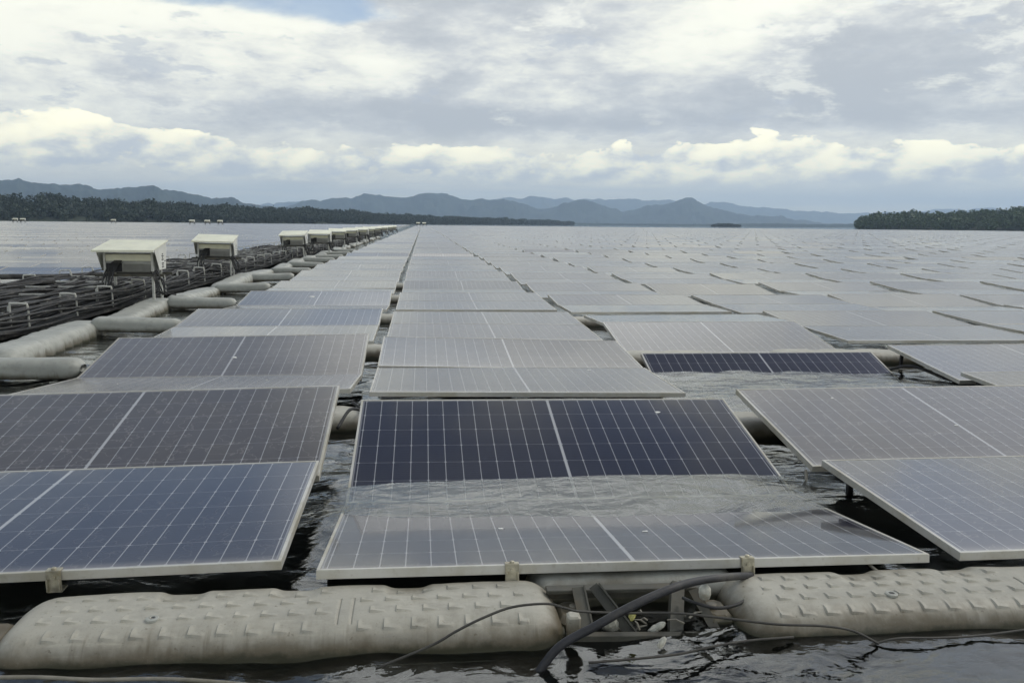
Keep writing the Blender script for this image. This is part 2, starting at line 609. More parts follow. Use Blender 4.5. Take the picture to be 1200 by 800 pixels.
def make_water():
    mt = bpy.data.materials.new('lake_water')
    mt.use_nodes = True
    n = mt.node_tree
    n.nodes.clear()
    o_ = n.nodes.new('ShaderNodeOutputMaterial')
    gl = n.nodes.new('ShaderNodeBsdfGlossy')
    gl.inputs['Roughness'].default_value = 0.03
    gl.inputs['Color'].default_value = (0.95, 0.97, 0.97, 1)
    tr = n.nodes.new('ShaderNodeBsdfTransparent')
    tr.inputs['Color'].default_value = (0.93, 0.95, 0.93, 1)
    df = n.nodes.new('ShaderNodeBsdfDiffuse')
    df.inputs['Color'].default_value = (0.012, 0.017, 0.016, 1)
    mu = n.nodes.new('ShaderNodeMixShader')
    mu.inputs[0].default_value = 0.06
    n.links.new(tr.outputs[0], mu.inputs[1])
    n.links.new(df.outputs[0], mu.inputs[2])
    fr = n.nodes.new('ShaderNodeFresnel')
    fr.inputs['IOR'].default_value = 1.62
    mx = n.nodes.new('ShaderNodeMixShader')
    n.links.new(fr.outputs[0], mx.inputs[0])
    n.links.new(mu.outputs[0], mx.inputs[1])
    n.links.new(gl.outputs[0], mx.inputs[2])
    n.links.new(mx.outputs[0], o_.inputs[0])
    p = geo(n)
    x, y, z = xyz(n, p)
    n1 = noise(n, comb(n, x * 2.0 + y * 0.8, y * 3.2 - x * 0.7, 0.0), 1.0, 3, 0.5, 0.9)
    n2 = noise(n, comb(n, x * 9.0 - y * 3.0, y * 13.0 + x * 2.0, 3.0), 1.0, 3, 0.5, 0.6)
    n3 = noise(n, comb(n, x * 34.0, y * 44.0, 7.0), 1.0, 2, 0.5, 0.2)
    bn = n.nodes.new('ShaderNodeBump')
    bn.inputs['Strength'].default_value = 0.32
    bn.inputs['Distance'].default_value = 0.05
    n.links.new((n1 * 1.2 + n2 * 0.26 + n3 * 0.035).s, bn.inputs['Height'])
    for q in (gl, fr):
        n.links.new(bn.outputs[0], q.inputs['Normal'])
    return mt


WATER = make_water()
BED = simple('lake_mud', (0.020, 0.022, 0.016), 0.9, 0, 0.3, 0.3, 0, True)


def make_leaf(name, dark, light):
    mt, n, b = material(name)
    p = geo(n)
    f = noise(n, p, 0.12, 4, 0.6)
    f2 = noise(n, p, 0.8, 3, 0.6)
    c = mixc(n, (f * 0.6 + f2 * 0.4).step(0.36, 0.64), dark, light)
    setin(n, b.inputs['Base Color'], c)
    b.inputs['Roughness'].default_value = 0.6
    b.inputs['Specular IOR Level'].default_value = 0.25
    return mt


LEAF = make_leaf('far_foliage', (0.034, 0.048, 0.034), (0.044, 0.060, 0.036))
LEAF2 = make_leaf('headland_foliage', (0.040, 0.066, 0.024), (0.070, 0.105, 0.036))
SOIL = simple('wooded_ground', (0.030, 0.040, 0.022), 0.9, 0, 0.35, 0.02, 0, True)


def make_mountain(name, dark, light):
    mt, n, b = material(name)
    p = geo(n)
    c = mixc(n, noise(n, p, 0.004, 7, 0.62).step(0.36, 0.64), dark, light)
    setin(n, b.inputs['Base Color'], c)
    b.inputs['Roughness'].default_value = 0.9
    b.inputs['Specular IOR Level'].default_value = 0.1
    return mt


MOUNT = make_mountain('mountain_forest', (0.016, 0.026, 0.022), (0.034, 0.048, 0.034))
MOUNT_HAZED = make_mountain('hazed_mountain_forest', (0.05, 0.065, 0.06), (0.09, 0.105, 0.085))  # same forest, distance haze put into the colour to pale the far range

# ------------------------------------------------------------------ setting: water, lake bed, far land
def axis(lo_far, lo, hi, hi_far, step, grow=1.12):
    a = list(np.arange(lo, hi, step))
    s, q = step, a[-1]
    while q < hi_far:
        s *= grow; q += s; a.append(min(q, hi_far))
    s, q = step, a[0]
    pre = []
    while q > lo_far:
        s *= grow; q -= s; pre.append(max(q, lo_far))
    return np.array(pre[::-1] + a)


def water_sheet():
    xs = axis(-12600, -3.2, 4.6, 12600, 0.035)
    ys = axis(-800, 1.7, 8.2, 12600, 0.035)
    X, Y = np.meshgrid(xs, ys)
    fade = np.exp(-np.maximum(0, np.hypot(X, Y) - 8) / 10)
    z = (fbm(X * 1.5 + 3, Y * 2.1 + 7, 3) - .5) * 0.050 + (fbm(X * 5 - Y * 2, Y * 6 + X, 3) - .5) * 0.022
    z = z * fade
    film = np.exp(-((X - .75) / 1.3) ** 6) * np.exp(-((Y - 3.95) / 0.5) ** 4)
    z = z * (1 - .75 * film)
    # a wave washing over the sagging pair of panels in the middle column
    z += 0.036 * np.exp(-((X - .75) / 1.5) ** 4) * np.exp(-((Y - 3.92) / 0.50) ** 4)
    z += 0.030 * np.exp(-((X - 3.1) / 1.6) ** 4) * np.exp(-((Y - 6.6) / 0.9) ** 4)
    nx, ny = len(xs), len(ys)
    v = np.stack([X, Y, z], -1).reshape(-1, 3)
    idx = np.arange(nx * ny).reshape(ny, nx)
    f = np.stack([idx[:-1, :-1], idx[:-1, 1:], idx[1:, 1:], idx[1:, :-1]], -1).reshape(-1, 4)
    return fast_mesh('water', v, f, [WATER], smooth=True)


def fast_mesh(name, v, f, mats, mi=None, smooth=False, uv=None):
    v = np.asarray(v, dtype=np.float32); f = np.asarray(f, dtype=np.int32)
    me = bpy.data.meshes.new(name)
    me.vertices.add(len(v)); me.vertices.foreach_set('co', v.ravel())
    k = f.shape[1]
    me.loops.add(f.size); me.loops.foreach_set('vertex_index', f.ravel())
    me.polygons.add(len(f))
    me.polygons.foreach_set('loop_start', np.arange(0, f.size, k, dtype=np.int32))
    for mm in mats: me.materials.append(mm)
    if mi is not None: me.polygons.foreach_set('material_index', np.asarray(mi, dtype=np.int32))
    me.polygons.foreach_set('use_smooth', np.full(len(f), smooth))
    if uv is not None:
        ul = me.uv_layers.new(name='UVMap')
        ul.data.foreach_set('uv', np.asarray(uv, dtype=np.float32).ravel())
    me.update(calc_edges=True)
    me.validate()
    o = bpy.data.objects.new(name, me)
    COL.objects.link(o)
    return o


tag(water_sheet(), 'rippled dark lake water reflecting the cloudy sky', 'water', kind='structure')
bed = mesh_obj('lake_bed', [(-12700, -850, -2.5), (12700, -850, -2.5), (12700, 12700, -2.5), (-12700, 12700, -2.5)], [(0, 1, 2, 3)], BED)
tag(bed, 'dark muddy bed under the lake water', 'lake bed', kind='structure')


def mountain(name, label, pts, D, mat, depth=1.6, nx=420, seed=0, base_y=None):
    P_ = [at(px, py, D) for px, py in pts]
    xk = np.array([p.x for p in P_]); zk = np.array([max(p.z, 0) for p in P_])
    W = xk[-1] - xk[0]
    xs = np.linspace(xk[0] - 100, xk[-1] + 100, nx)
    top = np.interp(xs, xk, zk, left=0, right=0)
    ker = np.exp(-np.linspace(-2, 2, 9) ** 2); ker /= ker.sum()
    top = np.convolve(np.pad(top, 4, mode='edge'), ker, mode='valid')
    sc = max(zk) * 1.6
    top = top + (fbm(xs / sc * 4 + seed, xs * 0 + seed, 6, .6) - .5) * 0.24 * max(zk) * np.minimum(1, top / (0.3 * max(zk)))
    H = max(zk)
    ts = np.concatenate([np.linspace(-1, 0, 26), np.linspace(0.08, 1.2, 10)])
    V = []
    for t in ts:
        y = D + t * H * depth * 2.2
        sp = fbm(xs / (H * 0.55) + seed + t * 0.6, np.full_like(xs, t * 2.2 + seed), 4)
        fall = np.clip(1 - np.abs(t) ** (1.15), -0.2, 1)
        k = np.clip(fall + (sp - .55) * 1.1 * min(1, abs(t) * 3) * (1 - min(1, abs(t)) * .4), -0.1, 1.02)
        # keep the ray to the crest clear: nothing in front rises above the crest line
        V.append(np.stack([xs * (y / D), np.full_like(xs, y), np.minimum(top * k, top * (y / D)) - 3], -1))
    V = np.array(V)
    n_, m_ = len(ts), nx
    idx = np.arange(n_ * m_).reshape(n_, m_)
    f = np.stack([idx[:-1, :-1], idx[:-1, 1:], idx[1:, 1:], idx[1:, :-1]], -1).reshape(-1, 4)
    o = fast_mesh(name, V.reshape(-1, 3), f, [mat], smooth=True)
    tag(o, label, 'mountains', kind='structure')
    return o


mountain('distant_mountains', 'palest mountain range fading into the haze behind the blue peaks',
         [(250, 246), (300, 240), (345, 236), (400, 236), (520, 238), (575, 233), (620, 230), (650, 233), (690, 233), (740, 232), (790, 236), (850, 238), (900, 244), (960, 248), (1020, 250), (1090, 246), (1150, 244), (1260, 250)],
         10800, MOUNT_HAZED, seed=3.3)
mountain('mountains', 'blue grey mountain ridge with rounded peaks above the far shore',
         [(270, 252), (310, 244), (350, 237), (385, 232), (410, 230), (432, 227), (455, 230), (478, 230), (500, 227), (522, 226), (545, 233), (572, 233), (590, 231), (606, 236), (628, 244), (645, 243), (662, 236), (688, 232), (705, 240), (728, 246), (748, 244), (765, 240), (786, 239), (803, 230), (815, 233), (830, 241), (852, 247), (880, 251), (905, 252), (925, 256), (955, 260), (1000, 263), (1060, 266)],
         6400, MOUNT, seed=9.1)
mountain('hills', 'long low blue hills behind the dark shore forest',
         [(-120, 214), (-60, 210), (0, 209), (40, 211), (80, 214), (112, 220), (140, 219), (160, 217), (185, 219), (215, 224), (250, 231), (290, 236), (330, 242), (380, 247), (450, 252), (540, 258), (640, 262)],
         4300, MOUNT, seed=5.2)
mountain('low_hills', 'flat dark strip of lowland below the mountain ridge',
         [(420, 262), (560, 258), (700, 261), (820, 262), (900, 261), (960, 262), (1040, 261), (1130, 262), (1260, 266)],
         3600, MOUNT, seed=7.7, nx=300)


def shore(name, label, pts, dist, mat_leaf, depth=90, dens=1.0, crown=6.0, seed=1):
    """wooded shore: rising ground plus a wood of leaf clumps, as one mass"""
    P_ = []
    for (px, ptop, D) in pts:
        a = at(px, ptop, D)
        P_.append((a.x, D, max(a.z, 1.0)))
    P_ = np.array(P_)
    # resample along the shore
    seg = np.hypot(np.diff(P_[:, 0]), np.diff(P_[:, 1])); s = np.concatenate([[0], np.cumsum(seg)])
    n_ = 160
    t = np.linspace(0, s[-1], n_)
    X = np.interp(t, s, P_[:, 0]); Y = np.interp(t, s, P_[:, 1]); Z = np.interp(t, s, P_[:, 2])
    rows = []
    ground_h = np.maximum(Z - crown * 1.0, 0.4)
    for q, k in ((-0.25, -0.05), (0, 0.03), (0.35, 0.4), (0.7, 0.8), (1.0, 1.0), (2.2, 0.9), (4, -0.1)):
        rows.append(np.stack([X * (Y + q * depth) / Y, Y + q * depth, ground_h * k - 0.3], -1))
    V = np.array(rows); idx = np.arange(V.shape[0] * n_).reshape(V.shape[0], n_)
    f = np.stack([idx[:-1, :-1], idx[:-1, 1:], idx[1:, 1:], idx[1:, :-1]], -1).reshape(-1, 4)
    g = fast_mesh('shore_land' if seed == 1 else 'headland_land', V.reshape(-1, 3), f, [SOIL], smooth=True)
    tag(g, 'wooded ground rising from the water under the ' + ('shore forest' if seed == 1 else 'headland trees' if seed == 2 else 'islet trees'), 'land', kind='structure')
    rs = np.random.RandomState(seed)
    N = int(s[-1] / crown * 13 * dens)
    tt = rs.rand(N) * s[-1]
    q = rs.rand(N) ** 1.0
    cx = np.interp(tt, s, P_[:, 0]); cy = np.interp(tt, s, P_[:, 1]); cx = cx * (cy + q * depth) / cy; cy = cy + q * depth
    gz = np.interp(tt, t, ground_h) * np.interp(q, [0, .35, .7, 1], [0.03, .4, .8, 1])
    hh = np.minimum(crown * (0.72 + 0.45 * rs.rand(N)), np.interp(tt, t, Z) * 1.05)
    hh *= 0.75 + 0.5 * fbm(tt / 40.0, tt * 0 + seed, 3)
    rr = hh * (0.40 + 0.25 * rs.rand(N))
    L = 120
    u_ = rs.normal(size=(N, L, 3)); u_ /= np.linalg.norm(u_, axis=-1, keepdims=True)
    rad = (0.55 + 0.5 * rs.rand(N, L, 1))
    lob = 1 + 0.35 * np.sin(u_[..., :1] * 5 + rs.rand(N, 1, 1) * 6) * np.cos(u_[..., 1:2] * 4 + rs.rand(N, 1, 1) * 6)
    c = u_ * rad ** .6 * lob * np.stack([rr, rr, hh * .52], -1)[:, None, :] + np.stack([cx, cy, gz + hh * .5], -1)[:, None, :]
    c = c.reshape(-1, 3)
    sz = np.repeat(rr * 0.25, L) * (0.6 + 0.8 * rs.rand(N * L))
    d1 = rs.normal(size=(N * L, 3)); d1 /= np.linalg.norm(d1, axis=1, keepdims=True)
    d2 = np.cross(d1, rs.normal(size=(N * L, 3))); d2 /= np.linalg.norm(d2, axis=1, keepdims=True)
    v = np.stack([c + d1 * sz[:, None], c - d1 * sz[:, None] * .5 + d2 * sz[:, None] * .8, c - d1 * sz[:, None] * .5 - d2 * sz[:, None] * .8], 1).reshape(-1, 3)
    v[:, 2] = np.maximum(v[:, 2], 0.05)
    o = fast_mesh(name, v, np.arange(len(v)).reshape(-1, 3), [mat_leaf])
    tag(o, label, 'forest', kind='stuff')


shore('shore_forest', 'dark forest along the far shore behind the panel field and inverters',
      [(-260, 222, 560), (-120, 220, 590), (0, 224, 640), (40, 222, 650), (75, 223, 660), (120, 227, 680), (150, 232, 700), (200, 234, 740), (250, 237, 780), (300, 240, 840), (350, 242, 920), (400, 244, 1020), (450, 249, 1150), (500, 252, 1300), (560, 254, 1550), (620, 257, 1850), (672, 260, 2200)],
      700, LEAF, depth=80, dens=1.0, crown=7.5, seed=1)
shore('headland_trees', 'green wooded headland reaching into the lake beyond the panels',
      [(1006, 261, 800), (1012, 254, 790), (1022, 250, 780), (1045, 246, 765), (1075, 246, 750), (1110, 245, 740), (1150, 242, 720), (1200, 238, 700), (1300, 234, 680), (1400, 236, 660)],
      700, LEAF2, depth=70, dens=1.3, crown=9.0, seed=2)
shore('islet_trees', 'small dark clump of trees on a low islet before the mountains',
      [(834, 264, 1500), (842, 262, 1500), (856, 262, 1500), (868, 264, 1500)], 1500, LEAF, depth=25, dens=1.6, crown=4.5, seed=3)

# air between the near things and the mountains
hz = MB()
hz.box((0, 6100, 236), (27400, 14200, 480))
hm = bpy.data.materials.new('lake_haze')
hm.use_nodes = True
hn = hm.node_tree
hn.nodes.clear()
ho = hn.nodes.new('ShaderNodeOutputMaterial')
hv = hn.nodes.new('ShaderNodeVolumePrincipled')
hv.inputs['Color'].default_value = (0.60, 0.78, 1.0, 1)
hv.inputs['Density'].default_value = 1.4e-4
hv.inputs['Anisotropy'].default_value = 0.2
hn.links.new(hv.outputs[0], ho.inputs['Volume'])
tag(hz.build('haze', hm), 'thin bluish haze over the lake', 'haze', kind='stuff')

# ------------------------------------------------------------------ solar modules
PW, PL, PT = 2.28, 1.13, 0.033          # long side, short side, thickness
PITCH_X, PITCH_Y = 2.41, 2.97
X_MID = -0.376                          # west edge of the middle column (column 1)


def module_protos():
    root = empty('solar_module')
    fr = MB()
    hx, hy, rim, t = PW / 2, PL / 2, 0.012, PT
    ring = lambda x, y, z: [(-x, -y, z), (x, -y, z), (x, y, z), (-x, y, z)]
    v = ring(hx, hy, -t) + ring(hx, hy, -0.0012) + ring(hx - 0.0012, hy - 0.0012, 0) + ring(hx - rim, hy - rim, 0) + ring(hx - rim, hy - rim, -t) 
    f = []
    for a in range(4):
        for i in range(4):
            j = (i + 1) % 4
            f.append((a * 4 + i, a * 4 + j, a * 4 + 4 + j, a * 4 + 4 + i))
    for i in range(4):
        j = (i + 1) % 4
        f.append((16 + i, 16 + j, j, i))
    fr.add(v, f)
    fr.build('frame', ALU, root)
    # laminate: glass sheet slightly subdivided, sits just under the frame lip
    gx, gy = hx - rim - 0.0005, hy - rim - 0.0005
    gv = ring(gx, gy, -0.0018) + ring(gx, gy, -0.007)
    gf = [(0, 1, 2, 3), (7, 6, 5, 4), (0, 4, 5, 1), (1, 5, 6, 2), (2, 6, 7, 3), (3, 7, 4, 0)]
    uv4 = [(0, 0), (1, 0), (1, 1), (0, 1)]
    uvs = uv4 + [(0.001, 0.001)] * 20
    mesh_obj('glass', gv, gf, PV, root, uvs=uvs)
    return root


def clip(parent, x):
    c = MB()
    # Z-shaped clip: top lip on the frame, web in front, foot on the float, bolt
    y = -PL / 2
    c.box((x, y + 0.006, 0.004), (0.050, 0.026, 0.005), bev=0.001)
    c.box((x, y - 0.006, -0.032), (0.050, 0.005, 0.075), bev=0.001)
    c.box((x, y + 0.016, -0.072), (0.050, 0.048, 0.006), bev=0.001)
    c.box((x - 0.020, y - 0.013, -0.046), (0.005, 0.012, 0.045), bev=0.001)
    c.box((x + 0.020, y - 0.013, -0.046), (0.005, 0.012, 0.045), bev=0.001)
    c.lathe([(0.009, 0), (0.009, 0.006), (0.006, 0.008)], (x, y + 0.002, 0.0065), 'Z', 8)
    c.lathe([(0.008, 0), (0.008, -0.007)], (x, y - 0.0085, -0.018), 'Y', 8)
    return c.build('clip', STAINLESS, parent)


def wave(x, y):
    return (0.030 * math.sin(0.62 * y + 0.20 * x + 0.6) + 0.022 * math.sin(0.23 * y - 0.33 * x + 1.9) + 0.006 * math.sin(1.3 * y - 0.5 * x))


def hsh(*a):
    h = 2166136261
    for q in a:
        h = ((h ^ (int(q) + 10007)) * 16777619) & 0xffffffff
        h ^= h >> 13
    return ((h * 2654435761 & 0xffffffff) >> 8) / 16777216.0


# hand-read rows: (Y, z west, z east) for front edge, valley of the near half, valley of the far half, ridge, plus dust of both halves
T = {
    (0, 0): ((2.915, .118, .142), (4.025, .150, .195), (4.075, .110, .135), (5.02, .292, .346), .05, .11),
    (0, 1): ((2.84, .137, .118), (3.965, -.004, -.018), (3.97, -.008, -.024), (5.06, .272, .252), .055, .0),
    (0, 2): ((2.86, .118, .120), (3.965, .156, .16), (4.09, .098, .105), (5.17, .283, .29), .13, .15),
    (1, 0): ((5.84, .17, .19), (6.96, .078, .092), (6.965, .078, .092), (7.86, .240, .285), .30, .22),
    (1, 1): ((5.83, .16, .14), (6.95, .163, .118), (6.955, .163, .118), (8.02, .262, .20), .22, .11),
    (1, 2): ((5.44, -.16, -.16), (6.55, -.21, -.21), (6.56, -.21, -.21), (7.56, .142, .142), .06, .01),
    (1, 3): ((5.30, .09, .10), (6.40, .160, .165), (6.44, .09, .10), (7.52, .222, .23), .2, .2),
    (2, 0): ((8.62, .125, .15), (9.66, .165, .165), (9.68, .155, .155), (10.68, .250, .255), .06, .08),
    (2, 1): ((8.80, .15, .14), (9.60, .185, .155), (9.62, .18, .15), (11.05, .200, .208), .28, .17),
    (2, 2): ((8.22, .064, .062), (9.25, .236, .250), (9.28, .236, .250), (10.4, .205, .215), .10, .16),
}


def pair(k, c, left_field=False):
    """edge heights of pair k in column c (column 0 is beside the walkway, 1 the middle one)"""
    if (k, c) in T and not left_field:
        return T[(k, c)]
    s = 0.0
    if not left_field and c >= 2:
        s = -0.45 + 0.04 * math.sin(c * 1.7)
    if left_field:
        s = 0.4 * math.sin(c * 0.9)
    y = 2.84 + PITCH_Y * k + s
    xm = X_MID + (c - 1) * PITCH_X + 1.1
    w0, w1, w2 = wave(xm, y), wave(xm, y + 1.1), wave(xm, y + 2.2)
    j = lambda i, a: (hsh(k, c, i, 3 if left_field else 5) - .5) * 2 * a
    wk = .8 if k < 5 else .45
    f = .122 + w0 * wk + j(1, .008); v = (.122 if k < 2 else .152) + w1 * wk + j(2, .02); r = .212 + w2 * wk + j(3, .008)
    if hsh(k, c, 77) < .06:
        v -= .06
    tw = .004 if k > 4 else .010
    e = lambda z, i: (z + j(i, tw), z + j(i + 9, tw))
    if left_field:
        f, v, r = .10 + w0 * .6, .245 + w1 * .6, .25 + w2 * .6
        return ((y, *e(f, 4)), (y + 1.11, *e(v, 5)), (y + 1.26, *e(f + .01, 6)), (y + 2.37, *e(r, 7)), 0.05, 0.05)
    du = 0.15 + 0.07 * hsh(k, c, 21)
    du2 = 0.12 + 0.08 * hsh(k, c, 22)
    if (k, c) in ((9, 1), (14, 9)):
        v, r, du2 = v - .20, r - .025, 0.0
    return ((y, *e(f, 4)), (y + 1.12, *e(v, 5)), (y + 1.125, *e(v - abs(j(8, .02)), 6)), (y + 2.235, *e(r, 7)), du, du2)


def placement(a, b, x0):
    """rigid transform of a module whose front edge is a=(Y, zw, ze) and back edge b"""
    pa = Vector((x0, a[0], a[1])); pb = Vector((x0 + PW, a[0], a[2]))
    pc = Vector((x0 + PW, b[0], b[2])); pd = Vector((x0, b[0], b[1]))
    cen = (pa + pb + pc + pd) / 4
    ex = ((pb - pa) + (pc - pd)).normalized()
    ey = ((pd - pa) + (pc - pb)); ey = (ey - ex * ey.dot(ex)).normalized()
    ez = ex.cross(ey)
    mm = Matrix((ex, ey, ez)).transposed().to_4x4()
    mm.translation = cen
    return mm


cands = []
ROWS = 158


def add_cands(cols, left):
    for c in cols:
        x0 = (-9.35 - PITCH_X * c) if left else X_MID + (c - 1) * PITCH_X
        for k in range(ROWS):
            if left and k < 1:
                continue
            y = 2.84 + PITCH_Y * k
            # stay within the view plus a margin
            ang = math.atan2(x0 + PW * (0 if x0 > 0 else 1), y + 2) - YAW
            if abs(ang) > R(37):
                continue
            if y > 470 - 0.10 * abs(x0):
                continue
            p = pair(k, c, left)
            for h, (a, b, du) in enumerate(((p[0], p[1], p[4]), (p[2], p[3], p[5]))):
                cands.append((k, c, left, h, a, b, du, x0))


add_cands(range(0, 130), False)
add_cands(range(0, 90), True)


def visible_rank(q):
    k, c, left, h, a, b, du, x0 = q
    y = (a[0] + b[0]) / 2
    best = 0
    n_in = 0
    for fx in (0.02, 0.5, 0.98):
        p = Vector((x0 + PW * fx, y, 0.15 - HC))
        zc = p.dot(fw)
        if zc < .3:
            continue
        px = CX + F * p.dot(rt2) / zc; py = CY - F * p.dot(up2) / zc
        if -10 < px < 1210 and -10 < py < 790:
            n_in += 1
    if n_in == 0:
        return None
    return y - (0 if not left else -6)


ranked = [(visible_rank(q), i) for i, q in enumerate(cands)]
vis = sorted([r_ for r_ in ranked if r_[0] is not None])
hand = [i for r_, i in vis][:296]
hand_set = set(hand)

ORD = ['zeroth', 'first', 'second', 'third', 'fourth', 'fifth', 'sixth', 'seventh', 'eighth', 'ninth', 'tenth', 'eleventh', 'twelfth', 'thirteenth', 'fourteenth', 'fifteenth', 'sixteenth', 'seventeenth', 'eighteenth', 'nineteenth', 'twentieth']
TENS = {20: 'twenty', 30: 'thirty', 40: 'forty', 50: 'fifty'}


def ordw(n_):
    if n_ <= 20:
        return ORD[n_]
    t_, u_ = n_ // 10 * 10, n_ % 10
    return TENS[t_] + ('-' + ORD[u_] if u_ else 'th')


SPECIAL = {
    (0, 1, 0): 'grey panel with bird droppings, awash at its far edge, above the steel trestle',
    (0, 1, 1): 'darkest navy panel rising steeply out of the washed-over valley behind the trestle',
    (0, 0, 0): 'blue panel reflecting the sky behind the long pontoon with the white plug',
    (0, 0, 1): 'dark grey panel tilting up behind the blue one, beside the walkway column gap',
    (0, 2, 0): 'pale blue panel overhanging the gap above the pontoon east of the trestle',
    (0, 2, 1): 'greyish brown panel tilting up behind the pale blue one',
    (1, 2, 0): 'drowned panel lying under water before the narrow dark panel',
    (1, 2, 1): 'narrow dark panel half under water with a bright waterline below',
    (1, 0, 1): 'brownish grey dusty panel in the second row beside the walkway floats',
    (1, 0, 0): 'very pale dusty panel strip behind the dark grey panel near the walkway',
}
TONE = {(0, 0, 0): 0.38, (0, 0, 1): -0.6, (1, 0, 1): -0.7, (1, 0, 0): 0.0, (2, 0, 0): 0.6, (2, 0, 1): 0.4, (0, 2, 0): 0.5, (0, 2, 1): -0.7, (0, 1, 1): 0.15, (3, 0, 0): 0.3, (1, 1, 1): -0.5}
proto = module_protos()
first = True
near_roots = {}
for i in hand:
    k, c, left, h, a, b, du, x0 = cands[i]
    o = proto if first else copy_tree(proto)
    first = False
    o.matrix_world = placement(a, b, x0)
    for ch in o.children:
        if ch.name.startswith('glass'):
            ch['dust'] = float(du)
            ch['tone'] = TONE.get((k, c, h), 0.0) if not left else 0.3
    if not left and (k, c, h) in SPECIAL:
        lab = SPECIAL[(k, c, h)]
    else:
        tone = 'grey' if h else 'pale'
        half = 'far' if h else 'near'
        colw = (ordw(c + 1) + ' column beyond the cable walkway') if left else (ordw(c + 1) + ' column from the walkway')
        lab = f'{tone} panel, {half} half of {ordw(k + 1)} row from front, {colw}'
    tag(o, lab, 'solar panel', 'solar panels floating on the lake')
    if not left:
        near_roots[(k, c, h)] = o

# clips that hold the front panels to their floats
clip(near_roots[(0, 1, 0)], -0.451)
clip(near_roots[(0, 1, 0)], 0.424)
clip(near_roots[(0, 0, 0)], 0.371)
clip(near_roots[(0, 2, 0)], 0.62)
clip(near_roots[(0, 2, 0)], -0.50)


def posts(root, xs_, drop):
    for x in xs_:
        b_ = MB()
        b_.box((x, PL / 2 - 0.04, -PT - drop / 2), (0.028, 0.028, drop), bev=0.003)
        b_.box((x, PL / 2 - 0.04, -PT - 0.012), (0.09, 0.08, 0.018), bev=0.003)
        b_.build('support_post', DARKGAP, root)


for key in ((0, 2, 0), (1, 3, 0), (1, 3, 1)):
    if key in near_roots:
        posts(near_roots[key], (-1.0, 1.0), 0.16)


def dropping(root, x, y, s):
    pts = []
    n_ = 11
    for i in range(n_):
        a = 2 * math.pi * i / n_
        r_ = s * (0.6 + 0.7 * random.random())
        pts.append((x + r_ * math.cos(a) * 1.3, y + r_ * math.sin(a), 0.0004))
    v = pts + [(p[0], p[1], -0.0016) for p in pts] + [(x, y, 0.0012)]
    f = [(i, (i + 1) % n_, 2 * n_) for i in range(n_)] + [(n_ + i, n_ + (i + 1) % n_, (i + 1) % n_, i) for i in range(n_)]
    mesh_obj('bird_dropping', v, f, DROPPING, root)


dropping(near_roots[(0, 1, 0)], -0.44, -0.02, 0.011)
dropping(near_roots[(0, 1, 0)], 0.16, -0.12, 0.010)
dropping(near_roots[(0, 1, 1)], 0.66, 0.38, 0.012)
dropping(near_roots[(1, 0, 1)], 0.02, -0.02, 0.016)
if (3, 0, 1) in near_roots:
    dropping(near_roots[(3, 0, 1)], -0.1, 0.1, 0.04)
dropping(near_roots[(1, 1, 0)], 0.62, 0.42, 0.012)

rd = random.Random(99)
for key, o in list(near_roots.items()):
    if key[0] < 6 and key not in ((1, 2, 0),) and rd.random() < .25:
        for _ in range(rd.choice((1, 1, 2))):
            dropping(o, rd.uniform(-1.0, 1.0), rd.uniform(-.48, .48), rd.uniform(.005, .010))

# the rest of the field: thousands of modules, one mass
fv, ff, fmi, fuv = [], [], [], []
hx, hy = PW / 2, PL / 2
loc_o = np.array([(-hx, -hy, 0), (hx, -hy, 0), (hx, hy, 0), (-hx, hy, 0), (-hx, -hy, -PT), (hx, -hy, -PT), (hx, hy, -PT), (-hx, hy, -PT),
                  (-hx + .012, -hy + .012, .003), (hx - .012, -hy + .012, .003), (hx - .012, hy - .012, .003), (-hx + .012, hy - .012, .003)])
loc_f = np.array([(0, 1, 2, 3), (0, 4, 5, 1), (1, 5, 6, 2), (2, 6, 7, 3), (3, 7, 4, 0), (8, 9, 10, 11)])
uv1 = np.zeros((6, 4, 2)); uv1[5] = [(0, 0), (1, 0), (1, 1), (0, 1)]
cnt = 0
for i, q in enumerate(cands):
    if i in hand_set:
        continue
    k, c, left, h, a, b, du, x0 = q
    if a[0] < 5 and False:
        continue
    mm = np.array(placement(a, b, x0))
    fv.append(loc_o @ mm[:3, :3].T + mm[:3, 3])
    ff.append(loc_f + cnt * 12)
    cnt += 1
fo = fast_mesh('solar_panel_field', np.concatenate(fv), np.concatenate(ff), [ALU, PV], np.tile([0, 0, 0, 0, 0, 1], cnt), uv=np.tile(uv1.reshape(-1, 2), (cnt, 1)))
fo['dust'] = 0.19
tag(fo, 'vast field of solar panels stretching over the lake to the far shore', 'solar panels', 'solar panels floating on the lake', kind='stuff')


